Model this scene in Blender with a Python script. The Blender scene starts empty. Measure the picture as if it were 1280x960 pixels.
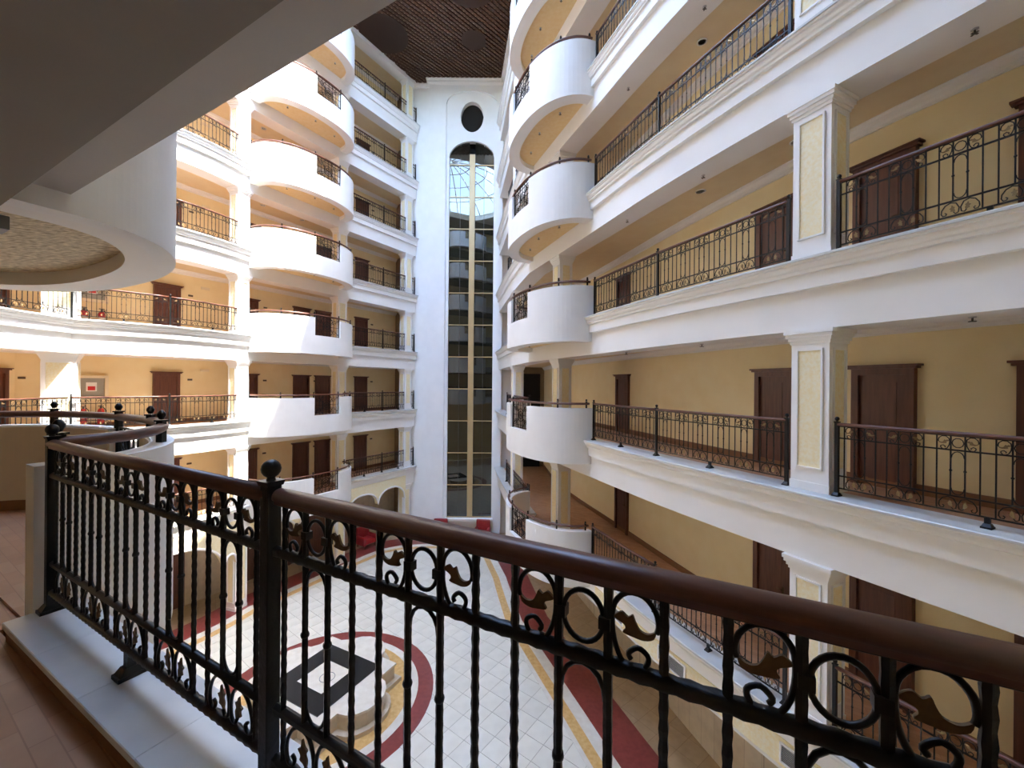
import bpy, bmesh, math, random
from mathutils import Vector, Matrix
random.seed(7)
PI = math.pi
scene = bpy.context.scene
COL = scene.collection
EYE = 8.75                       # eye height above the lobby floor
ROOF = 26.38
H = 3.3
def K(i): return EYE - 1.487 + H * (i - 2)      # kerb level of storey i

# ------------------------------------------------------------------ camera
cam = bpy.data.cameras.new('camera'); camo = bpy.data.objects.new('camera', cam); COL.objects.link(camo)
cam.sensor_width = 36.0; cam.lens = 14.4; cam.clip_start = 0.05; cam.clip_end = 300
camo.location = (0, 0, EYE); camo.rotation_euler = (PI / 2, -0.0085, 0)
scene.camera = camo
# ------------------------------------------------------------------ light
SKYLIGHT = (-6.0, 9.4); SKYR = 6.3
world = bpy.data.worlds.new('sky'); scene.world = world; world.use_nodes = True
wn = world.node_tree; wn.nodes.clear()
wo = wn.nodes.new('ShaderNodeOutputWorld'); wb = wn.nodes.new('ShaderNodeBackground'); ws = wn.nodes.new('ShaderNodeTexSky')
ws.sky_type = 'NISHITA'; ws.sun_disc = False; ws.sun_elevation = math.radians(62); ws.sun_rotation = math.radians(110)
ws.air_density = 1.0; ws.dust_density = 1.0; ws.ozone_density = 1.0
wn.links.new(ws.outputs[0], wb.inputs[0]); wb.inputs[1].default_value = 1.75
wn.links.new(wb.outputs[0], wo.inputs[0])
sun = bpy.data.lights.new('sun', 'SUN'); suno = bpy.data.objects.new('sun', sun); COL.objects.link(suno)
SUNV = Vector((0.47, -0.22, 1.0)).normalized()     # towards the sun
suno.rotation_euler = (-SUNV).to_track_quat('-Z', 'Y').to_euler(); suno.location = (0, 0, 40)
sun.energy = 11.0; sun.angle = 0.009; sun.color = (1.0, 0.95, 0.87)
vs = scene.view_settings
vs.view_transform = 'Standard'; vs.look = 'None'; vs.gamma = 1.0; vs.use_curve_mapping = False
vs.exposure = 1.5
scene.cycles.max_bounces = 14; scene.cycles.diffuse_bounces = 9      # light has to find its way into deep galleries

# ------------------------------------------------------------------ materials
MATS = {}
def mat(name, col, rough=0.6, metal=0.0, col2=None, scale=6.0, bump=0.0, bscale=None, kind='noise', stretch=None, spec=None, rand=0.0):
    m = bpy.data.materials.new(name); m.use_nodes = True; MATS[name] = m
    nt = m.node_tree; b = nt.nodes['Principled BSDF']
    b.inputs['Roughness'].default_value = rough; b.inputs['Metallic'].default_value = metal
    if spec is not None: b.inputs['Specular IOR Level'].default_value = spec
    c = (*col, 1); src = None
    if col2 or bump:
        tc = nt.nodes.new('ShaderNodeTexCoord'); mp = nt.nodes.new('ShaderNodeMapping')
        nt.links.new(tc.outputs['Object'], mp.inputs[0])
        if stretch: mp.inputs['Scale'].default_value = stretch
        if kind == 'voronoi':
            t = nt.nodes.new('ShaderNodeTexVoronoi'); out = t.outputs['Distance']
        else:
            t = nt.nodes.new('ShaderNodeTexNoise'); t.inputs['Detail'].default_value = 5; out = t.outputs[0]
        t.inputs['Scale'].default_value = scale; nt.links.new(mp.outputs[0], t.inputs['Vector'])
        if col2:
            r = nt.nodes.new('ShaderNodeValToRGB'); r.color_ramp.elements[0].position = 0.35; r.color_ramp.elements[1].position = 0.65
            r.color_ramp.elements[0].color = c; r.color_ramp.elements[1].color = (*col2, 1)
            nt.links.new(out, r.inputs[0]); src = r.outputs[0]
        if bump:
            t2 = t
            if bscale:
                t2 = nt.nodes.new('ShaderNodeTexNoise'); t2.inputs['Scale'].default_value = bscale; nt.links.new(mp.outputs[0], t2.inputs['Vector'])
            bp = nt.nodes.new('ShaderNodeBump'); bp.inputs['Strength'].default_value = bump; bp.inputs['Distance'].default_value = 0.02
            nt.links.new(t2.outputs[0], bp.inputs['Height']); nt.links.new(bp.outputs[0], b.inputs['Normal'])
    if rand:
        oi = nt.nodes.new('ShaderNodeObjectInfo'); hs = nt.nodes.new('ShaderNodeHueSaturation')
        mr = nt.nodes.new('ShaderNodeMapRange'); mr.inputs['To Min'].default_value = 1 - rand; mr.inputs['To Max'].default_value = 1 + rand
        nt.links.new(oi.outputs['Random'], mr.inputs['Value']); nt.links.new(mr.outputs[0], hs.inputs['Value'])
        if src: nt.links.new(src, hs.inputs['Color'])
        else: hs.inputs['Color'].default_value = c
        src = hs.outputs[0]
    if src: nt.links.new(src, b.inputs['Base Color'])
    else: b.inputs['Base Color'].default_value = c
    return m
def brickmat(name, c1, c2, mortar, bw, bh, rough=0.4, off=0.5, rot=0.0, ms=0.006, plane=None):
    m = bpy.data.materials.new(name); m.use_nodes = True; MATS[name] = m
    nt = m.node_tree; b = nt.nodes['Principled BSDF']; b.inputs['Roughness'].default_value = rough
    tc = nt.nodes.new('ShaderNodeTexCoord'); mp = nt.nodes.new('ShaderNodeMapping'); mp.inputs['Rotation'].default_value = (0, 0, rot)
    t = nt.nodes.new('ShaderNodeTexBrick'); t.offset = off
    t.inputs['Color1'].default_value = (*c1, 1); t.inputs['Color2'].default_value = (*c2, 1); t.inputs['Mortar'].default_value = (*mortar, 1)
    t.inputs['Scale'].default_value = 1; t.inputs['Brick Width'].default_value = bw; t.inputs['Row Height'].default_value = bh; t.inputs['Mortar Size'].default_value = ms
    nt.links.new(tc.outputs['Object'], mp.inputs[0]); nt.links.new(mp.outputs[0], t.inputs['Vector'])
    n = nt.nodes.new('ShaderNodeTexNoise'); n.inputs['Scale'].default_value = 5; n.inputs['Detail'].default_value = 6; nt.links.new(mp.outputs[0], n.inputs['Vector'])
    mx = nt.nodes.new('ShaderNodeMix'); mx.data_type = 'RGBA'; mx.blend_type = 'MULTIPLY'; mx.inputs[0].default_value = 0.35
    nt.links.new(t.outputs['Color'], mx.inputs[6]); nt.links.new(n.outputs[0], mx.inputs[7]); nt.links.new(mx.outputs[2], b.inputs['Base Color'])
    return m
mat('white', (0.87, 0.86, 0.83), 0.55, col2=(0.89, 0.88, 0.86), scale=1.5)
mat('white_parapet', (0.86, 0.86, 0.85), 0.6, col2=(0.89, 0.89, 0.88), scale=2.0, bump=0.05, bscale=14)
mat('wall_yellow', (0.88, 0.745, 0.44), 0.65, col2=(0.91, 0.79, 0.50), scale=2.2, bump=0.04, bscale=40)
mat('panel_cream', (0.88, 0.75, 0.43), 0.6, col2=(0.91, 0.84, 0.62), scale=22, bump=0.1)
mat('ceiling_tan', (0.78, 0.65, 0.42), 0.7, col2=(0.81, 0.69, 0.46), scale=3)
mat('soffit_tan', (0.82, 0.60, 0.30), 0.7, col2=(0.85, 0.65, 0.36), scale=9, bump=0.1)
mat('soffit_brushed', (0.36, 0.27, 0.14), 0.6, col2=(0.80, 0.68, 0.44), scale=13, stretch=(1.0, 2.8, 3), bump=0.4)
mat('soffit_shade', (0.235, 0.205, 0.165), 0.7, col2=(0.25, 0.22, 0.18), scale=2)  # underside of the gallery above ours, with its shade put into the colour
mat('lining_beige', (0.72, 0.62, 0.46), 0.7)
mat('marble', (0.66, 0.665, 0.64), 0.3, col2=(0.54, 0.555, 0.55), scale=2.4, rand=0.03)
mat('wood_rail', (0.085, 0.030, 0.018), 0.36, col2=(0.15, 0.058, 0.034), scale=7, stretch=(1, 1, 8))
mat('wood_door', (0.095, 0.032, 0.018), 0.42, col2=(0.15, 0.055, 0.03), scale=3, stretch=(7, 7, 0.6))
mat('end_wall_shade', (0.26, 0.19, 0.11), 0.6, col2=(0.30, 0.22, 0.13), scale=3)  # corridor end walls; the brown paints in the shade lying on them
mat('cornice_shade', (0.50, 0.465, 0.41), 0.65)  # white cornice above our gallery, colour darkened to carry its shade
mat('skirting', (0.24, 0.11, 0.045), 0.5)
mat('iron', (0.006, 0.0065, 0.007), 0.38, metal=0.0, bump=0.12, scale=45, spec=0.35)
mat('bronze', (0.085, 0.045, 0.014), 0.55, metal=0.15, col2=(0.13, 0.075, 0.024), scale=60)
mat('bronze_bright', (0.30, 0.21, 0.10), 0.4, metal=0.5)
mat('red_granite', (0.20, 0.035, 0.030), 0.3, col2=(0.25, 0.05, 0.042), scale=8)
mat('orange_marble', (0.62, 0.36, 0.11), 0.3, col2=(0.72, 0.48, 0.20), scale=9)
mat('white_marble', (0.76, 0.72, 0.63), 0.3, col2=(0.68, 0.63, 0.53), scale=5)
mat('beige_marble', (0.58, 0.49, 0.37), 0.3, col2=(0.66, 0.57, 0.44), scale=5)
mat('tile_white', (0.77, 0.745, 0.65), 0.28, col2=(0.71, 0.685, 0.59), scale=2.5, rand=0.035)
mat('grout', (0.40, 0.36, 0.29), 0.8)
mat('black_granite', (0.012, 0.013, 0.015), 0.25)
mat('lattice_wood', (0.085, 0.038, 0.018), 0.55)
mat('lattice_disc', (0.045, 0.020, 0.010), 0.7)
mat('lattice_back', (0.62, 0.48, 0.33), 0.8)
mat('mullion', (0.55, 0.40, 0.20), 0.4, metal=0.2)
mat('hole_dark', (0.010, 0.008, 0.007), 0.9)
mat('red_leather', (0.30, 0.015, 0.020), 0.4, col2=(0.36, 0.025, 0.03), scale=5)
mat('red_paint', (0.62, 0.03, 0.03), 0.3)
mat('steel', (0.55, 0.55, 0.56), 0.35, metal=0.8)
mat('grey_metal', (0.20, 0.21, 0.22), 0.5)
mat('glass_grey', (0.40, 0.40, 0.36), 0.2)
mat('chrome_dark', (0.10, 0.09, 0.08), 0.4)
mat('paper', (0.88, 0.87, 0.84), 0.6)
mat('plate_brass', (0.10, 0.07, 0.04), 0.4)
mat('cabinet_cream', (0.82, 0.72, 0.52), 0.5)
mat('sky_steel', (0.75, 0.77, 0.78), 0.5)
brickmat('corridor_floor', (0.50, 0.26, 0.14), (0.60, 0.345, 0.205), (0.44, 0.23, 0.13), 0.34, 0.085, 0.42, rot=0.55, ms=0.003)
brickmat('lobby_tan', (0.50, 0.37, 0.22), (0.55, 0.42, 0.27), (0.36, 0.26, 0.15), 0.54, 0.54, 0.3, off=0.0, rot=0.92)
brickmat('lobby_wall', (0.70, 0.60, 0.45), (0.76, 0.67, 0.52), (0.50, 0.42, 0.32), 0.8, 0.4, 0.35)
def glassmat(name, refl, tint):
    m = bpy.data.materials.new(name); m.use_nodes = True; MATS[name] = m
    nt = m.node_tree; nt.nodes.clear(); o = nt.nodes.new('ShaderNodeOutputMaterial'); mx = nt.nodes.new('ShaderNodeMixShader')
    g = nt.nodes.new('ShaderNodeBsdfGlossy'); g.inputs['Roughness'].default_value = 0.008
    d = nt.nodes.new('ShaderNodeBsdfDiffuse'); d.inputs[0].default_value = (*tint, 1)
    fr = nt.nodes.new('ShaderNodeFresnel'); fr.inputs[0].default_value = refl
    nt.links.new(fr.outputs[0], mx.inputs[0]); nt.links.new(d.outputs[0], mx.inputs[1]); nt.links.new(g.outputs[0], mx.inputs[2]); nt.links.new(mx.outputs[0], o.inputs[0])
    g.inputs[0].default_value = (0.92, 0.93, 0.88, 1)
    return m
glassmat('tower_glass', 1.85, (0.010, 0.011, 0.008))
m = bpy.data.materials.new('roof_glass'); m.use_nodes = True; MATS['roof_glass'] = m
nt = m.node_tree; nt.nodes.clear(); o_ = nt.nodes.new('ShaderNodeOutputMaterial'); t_ = nt.nodes.new('ShaderNodeBsdfTransparent'); g_ = nt.nodes.new('ShaderNodeBsdfGlossy'); x_ = nt.nodes.new('ShaderNodeMixShader')
t_.inputs[0].default_value = (0.96, 0.98, 0.99, 1); g_.inputs['Roughness'].default_value = 0.02; x_.inputs[0].default_value = 0.04
nt.links.new(t_.outputs[0], x_.inputs[1]); nt.links.new(g_.outputs[0], x_.inputs[2]); nt.links.new(x_.outputs[0], o_.inputs[0])

# ------------------------------------------------------------------ mesh helpers
class MB:
    def __init__(s): s.v = []; s.f = []; s.sm = []
    def add(s, vs, fs, smooth=False):
        o = len(s.v); s.v += [tuple(p) for p in vs]
        for f in fs: s.f.append([i + o for i in f]); s.sm.append(smooth)
        return s
    def box(s, c, size, rz=0.0):
        hx, hy, hz = size[0] / 2, size[1] / 2, size[2] / 2; ca, sa = math.cos(rz), math.sin(rz); vs = []
        for x, y, z in [(-1,-1,-1),(1,-1,-1),(1,1,-1),(-1,1,-1),(-1,-1,1),(1,-1,1),(1,1,1),(-1,1,1)]:
            x *= hx; y *= hy; vs.append((c[0] + x * ca - y * sa, c[1] + x * sa + y * ca, c[2] + z * hz))
        return s.add(vs, [(0,3,2,1),(4,5,6,7),(0,1,5,4),(1,2,6,5),(2,3,7,6),(3,0,4,7)])
    def frus(s, c, b, t, h, rz=0.0):          # box tapering from b=(x,y) to t=(x,y)
        ca, sa = math.cos(rz), math.sin(rz); vs = []
        for (w, d), z in ((b, 0), (t, h)):
            for x, y in ((-1,-1),(1,-1),(1,1),(-1,1)):
                x = x * w / 2; y = y * d / 2; vs.append((c[0] + x * ca - y * sa, c[1] + x * sa + y * ca, c[2] + z))
        return s.add(vs, [(0,3,2,1),(4,5,6,7),(0,1,5,4),(1,2,6,5),(2,3,7,6),(3,0,4,7)])
    def tube(s, pts, r, n=6, closed=False, flat=None):
        P = [Vector(p) for p in pts]; m = len(P); rings = []
        prev = None
        for i in range(m):
            if closed: d = P[(i + 1) % m] - P[i - 1]
            else: d = P[min(i + 1, m - 1)] - P[max(i - 1, 0)]
            d.normalize()
            if prev is None:
                up = Vector((0, 0, 1)) if abs(d.z) < 0.9 else Vector((0, 1, 0))
                a = d.cross(up).normalized()
            else:
                a = (prev - d * prev.dot(d))
                a = a.normalized() if a.length > 1e-6 else d.orthogonal().normalized()
            prev = a; b = d.cross(a); rr = r[i] if isinstance(r, (list, tuple)) else r
            rings.append([P[i] + (a * math.cos(2 * PI * k / n + PI / n) + b * math.sin(2 * PI * k / n + PI / n)) * rr for k in range(n)])
        vs = [p for q in rings for p in q]; fs = []
        for i in range(m if closed else m - 1):
            j = (i + 1) % m
            for k in range(n): fs.append((i * n + k, i * n + (k + 1) % n, j * n + (k + 1) % n, j * n + k))
        if not closed: fs += [tuple(range(n))[::-1], tuple((m - 1) * n + k for k in range(n))]
        return s.add(vs, fs, n > 4)
    def lathe(s, prof, c, n=12):
        vs = []; fs = []
        for r, z in prof:
            for k in range(n): vs.append((c[0] + r * math.cos(2 * PI * k / n), c[1] + r * math.sin(2 * PI * k / n), c[2] + z))
        for i in range(len(prof) - 1):
            for k in range(n): fs.append((i * n + k, i * n + (k + 1) % n, (i + 1) * n + (k + 1) % n, (i + 1) * n + k))
        fs += [tuple(range(n))[::-1], tuple((len(prof) - 1) * n + k for k in range(n))]
        return s.add(vs, fs, True)
    def prism(s, poly, z0, z1):               # horizontal polygon, counter-clockwise
        n = len(poly); vs = [(x, y, z0) for x, y in poly] + [(x, y, z1) for x, y in poly]
        return s.add(vs, [tuple(range(n))[::-1], tuple(range(n, 2 * n))] + [(i, (i + 1) % n, n + (i + 1) % n, n + i) for i in range(n)])
    def strip(s, A, B, z0, z1):               # solid between two polylines with equal counts
        n = len(A); vs = []
        for P, z in ((A, z0), (B, z0), (A, z1), (B, z1)): vs += [(p[0], p[1], z) for p in P]
        fs = []
        for i in range(n - 1):
            fs += [(i, i + 1, n + i + 1, n + i), (2*n+i, 3*n+i, 3*n+i+1, 2*n+i+1), (i, 2*n+i, 2*n+i+1, i+1), (n+i, n+i+1, 3*n+i+1, 3*n+i)]
        fs += [(0, n, 3*n, 2*n), (n-1, 3*n-1, 4*n-1, 2*n-1)] if False else [(0, n, 3*n, 2*n), (n-1, 2*n+n-1, 3*n+n-1, n+n-1)]
        return s.add(vs, fs)
    def mesh(s, name, m, bevel=0):
        me = bpy.data.meshes.new(name); me.from_pydata(s.v, [], s.f)
        bm = bmesh.new(); bm.from_mesh(me)
        bmesh.ops.recalc_face_normals(bm, faces=bm.faces)
        if bevel: bmesh.ops.bevel(bm, geom=list(bm.edges), offset=bevel, segments=2, affect='EDGES', profile=0.5)
        bm.to_mesh(me); bm.free()
        if not bevel and any(s.sm) and len(me.polygons) == len(s.sm):
            me.polygons.foreach_set('use_smooth', s.sm)
        me.materials.append(MATS[m]); return me
def tag(o, label=None, cat=None, group=None, kind=None):
    if label: o['label'] = label
    if cat: o['category'] = cat
    if group: o['group'] = group
    if kind: o['kind'] = kind
    return o
def empty(name, loc, label, cat, group=None, kind=None):
    o = bpy.data.objects.new(name, None); o.location = loc; o.empty_display_size = 0.2; COL.objects.link(o)
    return tag(o, label, cat, group, kind)
def wloc(o):
    v = Vector((0, 0, 0))
    while o: v += o.location; o = o.parent
    return v
def put(name, me, parent=None, loc=(0, 0, 0), rz=0.0, scale=None, label=None, kind=None):
    """link a mesh whose coordinates are world (or local to loc) under parent"""
    o = bpy.data.objects.new(name, me); COL.objects.link(o)
    L = Vector(loc)
    if parent: o.parent = parent; L = L - wloc(parent)
    o.location = L; o.rotation_euler = (0, 0, rz)
    if scale: o.scale = scale
    if label: o['label'] = label
    if kind: o['kind'] = kind
    return o
def obj(name, mb, m, parent=None, label=None, kind=None, bevel=0): return put(name, mb.mesh(name, m, bevel), parent, label=label, kind=kind)

def catmull(P, n=6):
    P = [Vector(p) for p in P]; out = []
    for i in range(len(P) - 1):
        a, b, c, d = P[max(i - 1, 0)], P[i], P[i + 1], P[min(i + 2, len(P) - 1)]
        for k in range(n):
            t = k / n
            out.append(0.5 * ((2 * b) + (c - a) * t + (2 * a - 5 * b + 4 * c - d) * t * t + (3 * b - a - 3 * c + d) * t ** 3))
    out.append(P[-1]); return [(p[0], p[1]) for p in out]
def offset(P, o):
    n = len(P); out = []
    for i in range(n):
        if abs(P[0][0] - P[-1][0]) + abs(P[0][1] - P[-1][1]) < 1e-6 and i in (0, n - 1):
            a, b, c = P[-2], P[0], P[1]
        else: a, b, c = P[max(i - 1, 0)], P[i], P[min(i + 1, n - 1)]
        d1 = Vector((b[0] - a[0], b[1] - a[1])); d2 = Vector((c[0] - b[0], c[1] - b[1]))
        if d1.length < 1e-9: d1 = d2
        if d2.length < 1e-9: d2 = d1
        d1.normalize(); d2.normalize(); n1 = Vector((d1.y, -d1.x)); n2 = Vector((d2.y, -d2.x)); m = n1 + n2
        m /= max(0.35, m.length_squared / 2); out.append((b[0] + m.x * o, b[1] + m.y * o))
    return out
class Path:
    def __init__(s, P):
        s.P = [tuple(p) for p in P]; s.c = [0]
        for a, b in zip(s.P, s.P[1:]): s.c.append(s.c[-1] + math.dist(a, b))
        s.L = s.c[-1]
    def at(s, t):
        t = min(max(t, 0), s.L); i = 0
        while i < len(s.c) - 2 and s.c[i + 1] < t: i += 1
        a, b = s.P[i], s.P[i + 1]; k = (t - s.c[i]) / (s.c[i + 1] - s.c[i])
        return (a[0] + (b[0] - a[0]) * k, a[1] + (b[1] - a[1]) * k), math.atan2(b[1] - a[1], b[0] - a[0])
    def sub(s, t0, t1): return [s.at(t0)[0]] + [p for p, c in zip(s.P, s.c) if t0 + 1e-4 < c < t1 - 1e-4] + [s.at(t1)[0]]
    def near(s, q):
        best = None
        for k in range(801):
            t = s.L * k / 800; d = math.dist(s.at(t)[0], q)
            if best is None or d < best[0]: best = (d, t)
        return best[1]
    def resample(s, n): return [s.at(s.L * i / (n - 1))[0] for i in range(n)]
def sweep(mb, P, prof, z0, smooth=False):
    n = len(P); m = len(prof); cols = [offset(P, o) for o, z in prof]; vs = []
    for j, (o, z) in enumerate(prof): vs += [(cols[j][i][0], cols[j][i][1], z0 + z) for i in range(n)]
    fs = []
    for j in range(m):
        k = (j + 1) % m
        for i in range(n - 1): fs.append((j * n + i, j * n + i + 1, k * n + i + 1, k * n + i))
    fs += [tuple(j * n for j in range(m)), tuple(j * n + n - 1 for j in range(m))[::-1]]
    return mb.add(vs, fs, smooth)

# ------------------------------------------------------------------ plan
OC = Vector((-0.505, 1.2965)); OD = Vector((0.8772, -0.4801))
def ours(t): p = OC + OD * t; return (p.x, p.y)
DR_O = (ours(-2.88), ours(-7.08))                          # our drum: chord start, end
DR_L = ((-10.35, 16.0), (-8.16, 19.9)); DR_R = ((0.64, 15.2), (2.18, 11.04))
LEFT_NEAR = [(-12.2, 6.6), (-12.75, 9.0), (-13.05, 10.7), (-13.05, 12.1)]
LEFT_MID = catmull([(-13.05, 12.1), (-12.2, 12.75), (-11.37, 13.6), (-10.75, 14.75), (-10.35, 16.0)], 4)
LEFT_FAR = [(-8.16, 19.9), (-5.71, 23.97)]
RIGHT_FAR = catmull([(-0.75, 23.6), (0.0, 18.6), (0.64, 15.2)], 4)
RIGHT_NEAR = catmull([(2.18, 11.04), (3.05, 8.65), (4.13, 6.22), (5.15, 4.16), (6.2, 2.2), (7.3, 0.2)], 4)
PL = Path(LEFT_NEAR[:-1] + LEFT_MID + LEFT_FAR); PR = Path(RIGHT_FAR + RIGHT_NEAR)
WALL_L = [(-15.0, 5.5), (-15.25, 9.5), (-15.3, 12.6), (-13.1, 15.4), (-12.1, 17.1), (-9.9, 20.9), (-7.2, 25.2)]
WALL_R = [(1.9, 24.6)] + catmull([(2.15, 21.0), (2.58, 18.1), (3.6, 14.2), (4.45, 10.9), (5.1, 8.7), (5.95, 6.3), (7.05, 4.2), (8.3, 2.0), (9.4, 0.0)], 3)
PWL = Path(WALL_L); PWR = Path(WALL_R)
ORD = {1: 'first', 2: 'second', 3: 'third', 4: 'fourth', 5: 'fifth', 6: 'sixth', 7: 'seventh'}
def storey(i): return ORD[i] + ' upper storey'

# ------------------------------------------------------------------ shell
def build_shell():
    # lobby base, outer walls, roof
    f = obj('floor', MB().box((-4, 10, -0.17), (44, 44, 0.3)), 'lobby_tan', None, kind='structure'); tag(f, 'tan and white tiled lobby floor with red border band', 'floor')
    for nm, P, mt, lab in (('wall_left', WALL_L, 'wall_yellow', 'sunlit yellow corridor wall behind the sunny galleries'), ('wall_right', WALL_R, 'wall_yellow', 'yellow corridor wall behind the shaded galleries with panelled columns')):
        mb = MB(); sgn = -1
        sweep(mb, P, [(0, 0), (-0.25, 0), (-0.25, ROOF + 0.6), (0, ROOF + 0.6)], 0)
        w = obj(nm, mb, mt, None, kind='structure'); tag(w, lab, 'wall')
        mb = MB(); sweep(mb, P, [(0.012, -0.02), (0, -0.02), (0, 3.0), (0.012, 3.0)], 0)
        obj('marble_dado', mb, 'lobby_wall', w)
    # back wall of our own gallery, behind the camera
    B = [ours(4.2), ours(-12)]; B = offset(B, -2.9)
    mb = MB(); sweep(mb, B, [(0, 0), (-0.2, 0), (-0.2, ROOF + 0.6), (0, ROOF + 0.6)], 0)
    w = obj('wall_back', mb, 'wall_yellow', None, kind='structure'); tag(w, 'yellow wall behind our own gallery', 'wall')
    for nm, a, b in (('wall_near_left', B[1], WALL_L[0]), ('wall_near_right', WALL_R[-1], B[0])):
        mb = MB(); sweep(mb, [a, b], [(0, 0), (-0.2, 0), (-0.2, ROOF + 0.6), (0, ROOF + 0.6)], 0)
        w = obj(nm, mb, 'wall_yellow', None, kind='structure'); tag(w, 'yellow wall closing the gallery corner ' + ('by the sunny side' if 'left' in nm else 'by the shaded side'), 'wall')
    for a_, b_, nm, lab in ((WALL_L[-1], (-5.6, 24.3), 'wall_end_sunlit', 'shade-darkened end wall of the sunlit corridors beside the tower'), ((-0.9, 24.4), (2.1, 24.4), 'wall_end_shaded', 'shade-darkened end wall of the shaded corridors beside the tower')):
        mb = MB(); sweep(mb, [a_, b_], [(0, 0), (-0.2, 0), (-0.2, ROOF + 0.6), (0, ROOF + 0.6)], 0); tag(obj(nm, mb, 'end_wall_shade', None, kind='structure'), lab, 'wall')
    # roof with the round skylight opening
    n = 48; ring = [(SKYLIGHT[0] + SKYR * math.cos(2*PI*k/n), SKYLIGHT[1] + SKYR * math.sin(2*PI*k/n)) for k in range(n)]
    sq = []
    for k in range(n):
        a = 2 * PI * k / n; c, s_ = math.cos(a), math.sin(a); r = 24 / max(abs(c), abs(s_)); sq.append((SKYLIGHT[0] + r * c, SKYLIGHT[1] + r * s_))
    mb = MB(); mb.strip(ring + ring[:1], sq + sq[:1], ROOF + 0.02, ROOF + 0.5)
    c = obj('ceiling', mb, 'white', None, kind='structure'); tag(c, 'atrium roof with dark brown lattice ceiling before the glass tower', 'ceiling')
    obj('lattice_backing', MB().prism([(-13, 16.3), (3.0, 16.3), (3.0, 24.6), (-13, 24.6)], ROOF - 0.02, ROOF + 0.01), 'lattice_back', c)
    # crossed diagonal wooden slats, each cut to the lattice field
    bx0, bx1, by0, by1 = -12.9, 2.9, 16.35, 24.5; q_ = 0.7071
    for sg in (1, -1):
        cc = -30.0
        while cc < 40:          # line y = sg * x + cc
            pts = []
            for x in (bx0, bx1):
                y = sg * x + cc
                if by0 <= y <= by1: pts.append((x, y))
            for y in (by0, by1):
                x = (y - cc) * sg
                if bx0 < x < bx1: pts.append((x, y))
            if len(pts) >= 2:
                (xa, ya), (xb, yb) = min(pts), max(pts); L_ = math.hypot(xb - xa, yb - ya)
                if L_ > 0.3: put('slat', MB().box((0, 0, 0), (L_, 0.095, 0.06)).mesh('slat', 'lattice_wood'), c, ((xa + xb) / 2, (ya + yb) / 2, ROOF - 0.06 - (0.03 if sg > 0 else 0)), sg * PI / 4)
            cc += 0.19 / q_
    for (cx, cy, r) in ((-2.1, 20.9, 0.62), (-2.0, 17.9, 1.2), (-6.6, 20.6, 1.2)):
        mb = MB(); nn = 32
        mb.prism([(cx + r * math.cos(2*PI*k/nn), cy + r * math.sin(2*PI*k/nn)) for k in range(nn)], ROOF - 0.125, ROOF - 0.122)
        o = obj('lattice_disc', mb, 'lattice_disc', c)
    # dome skylight: ribs, rings, panes
    d = empty('skylight_dome', (SKYLIGHT[0], SKYLIGHT[1], ROOF + 0.5), 'glass roof dome with pale steel ribs over the atrium', 'skylight', kind='structure')
    def dp(r, a): rr = r * SKYR; return (SKYLIGHT[0] + rr * math.cos(a), SKYLIGHT[1] + rr * math.sin(a), ROOF + 0.5 + 2.6 * (1 - r * r))
    NR = 16
    for k in range(NR):
        a = 2 * PI * k / NR; mb = MB(); mb.tube([dp(1 - i / 8 * 0.96, a) for i in range(9)], 0.06, 5); obj('rib', mb, 'sky_steel', d)
    for r in (0.30, 0.55, 0.78, 1.0):
        mb = MB(); mb.tube([dp(r, 2 * PI * k / 48) for k in range(48)], 0.05, 5, closed=True); obj('ring_beam', mb, 'sky_steel', d)
    rr = (0.04, 0.30, 0.55, 0.78, 1.0)
    for q in range(4):
        for k in range(NR):
            a0, a1 = 2 * PI * k / NR, 2 * PI * (k + 1) / NR
            mb = MB(); mb.add([dp(rr[q], a0), dp(rr[q], a1), dp(rr[q + 1], a1), dp(rr[q + 1], a0)], [(0, 1, 2, 3)]); obj('pane', mb, 'roof_glass', d)

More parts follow.
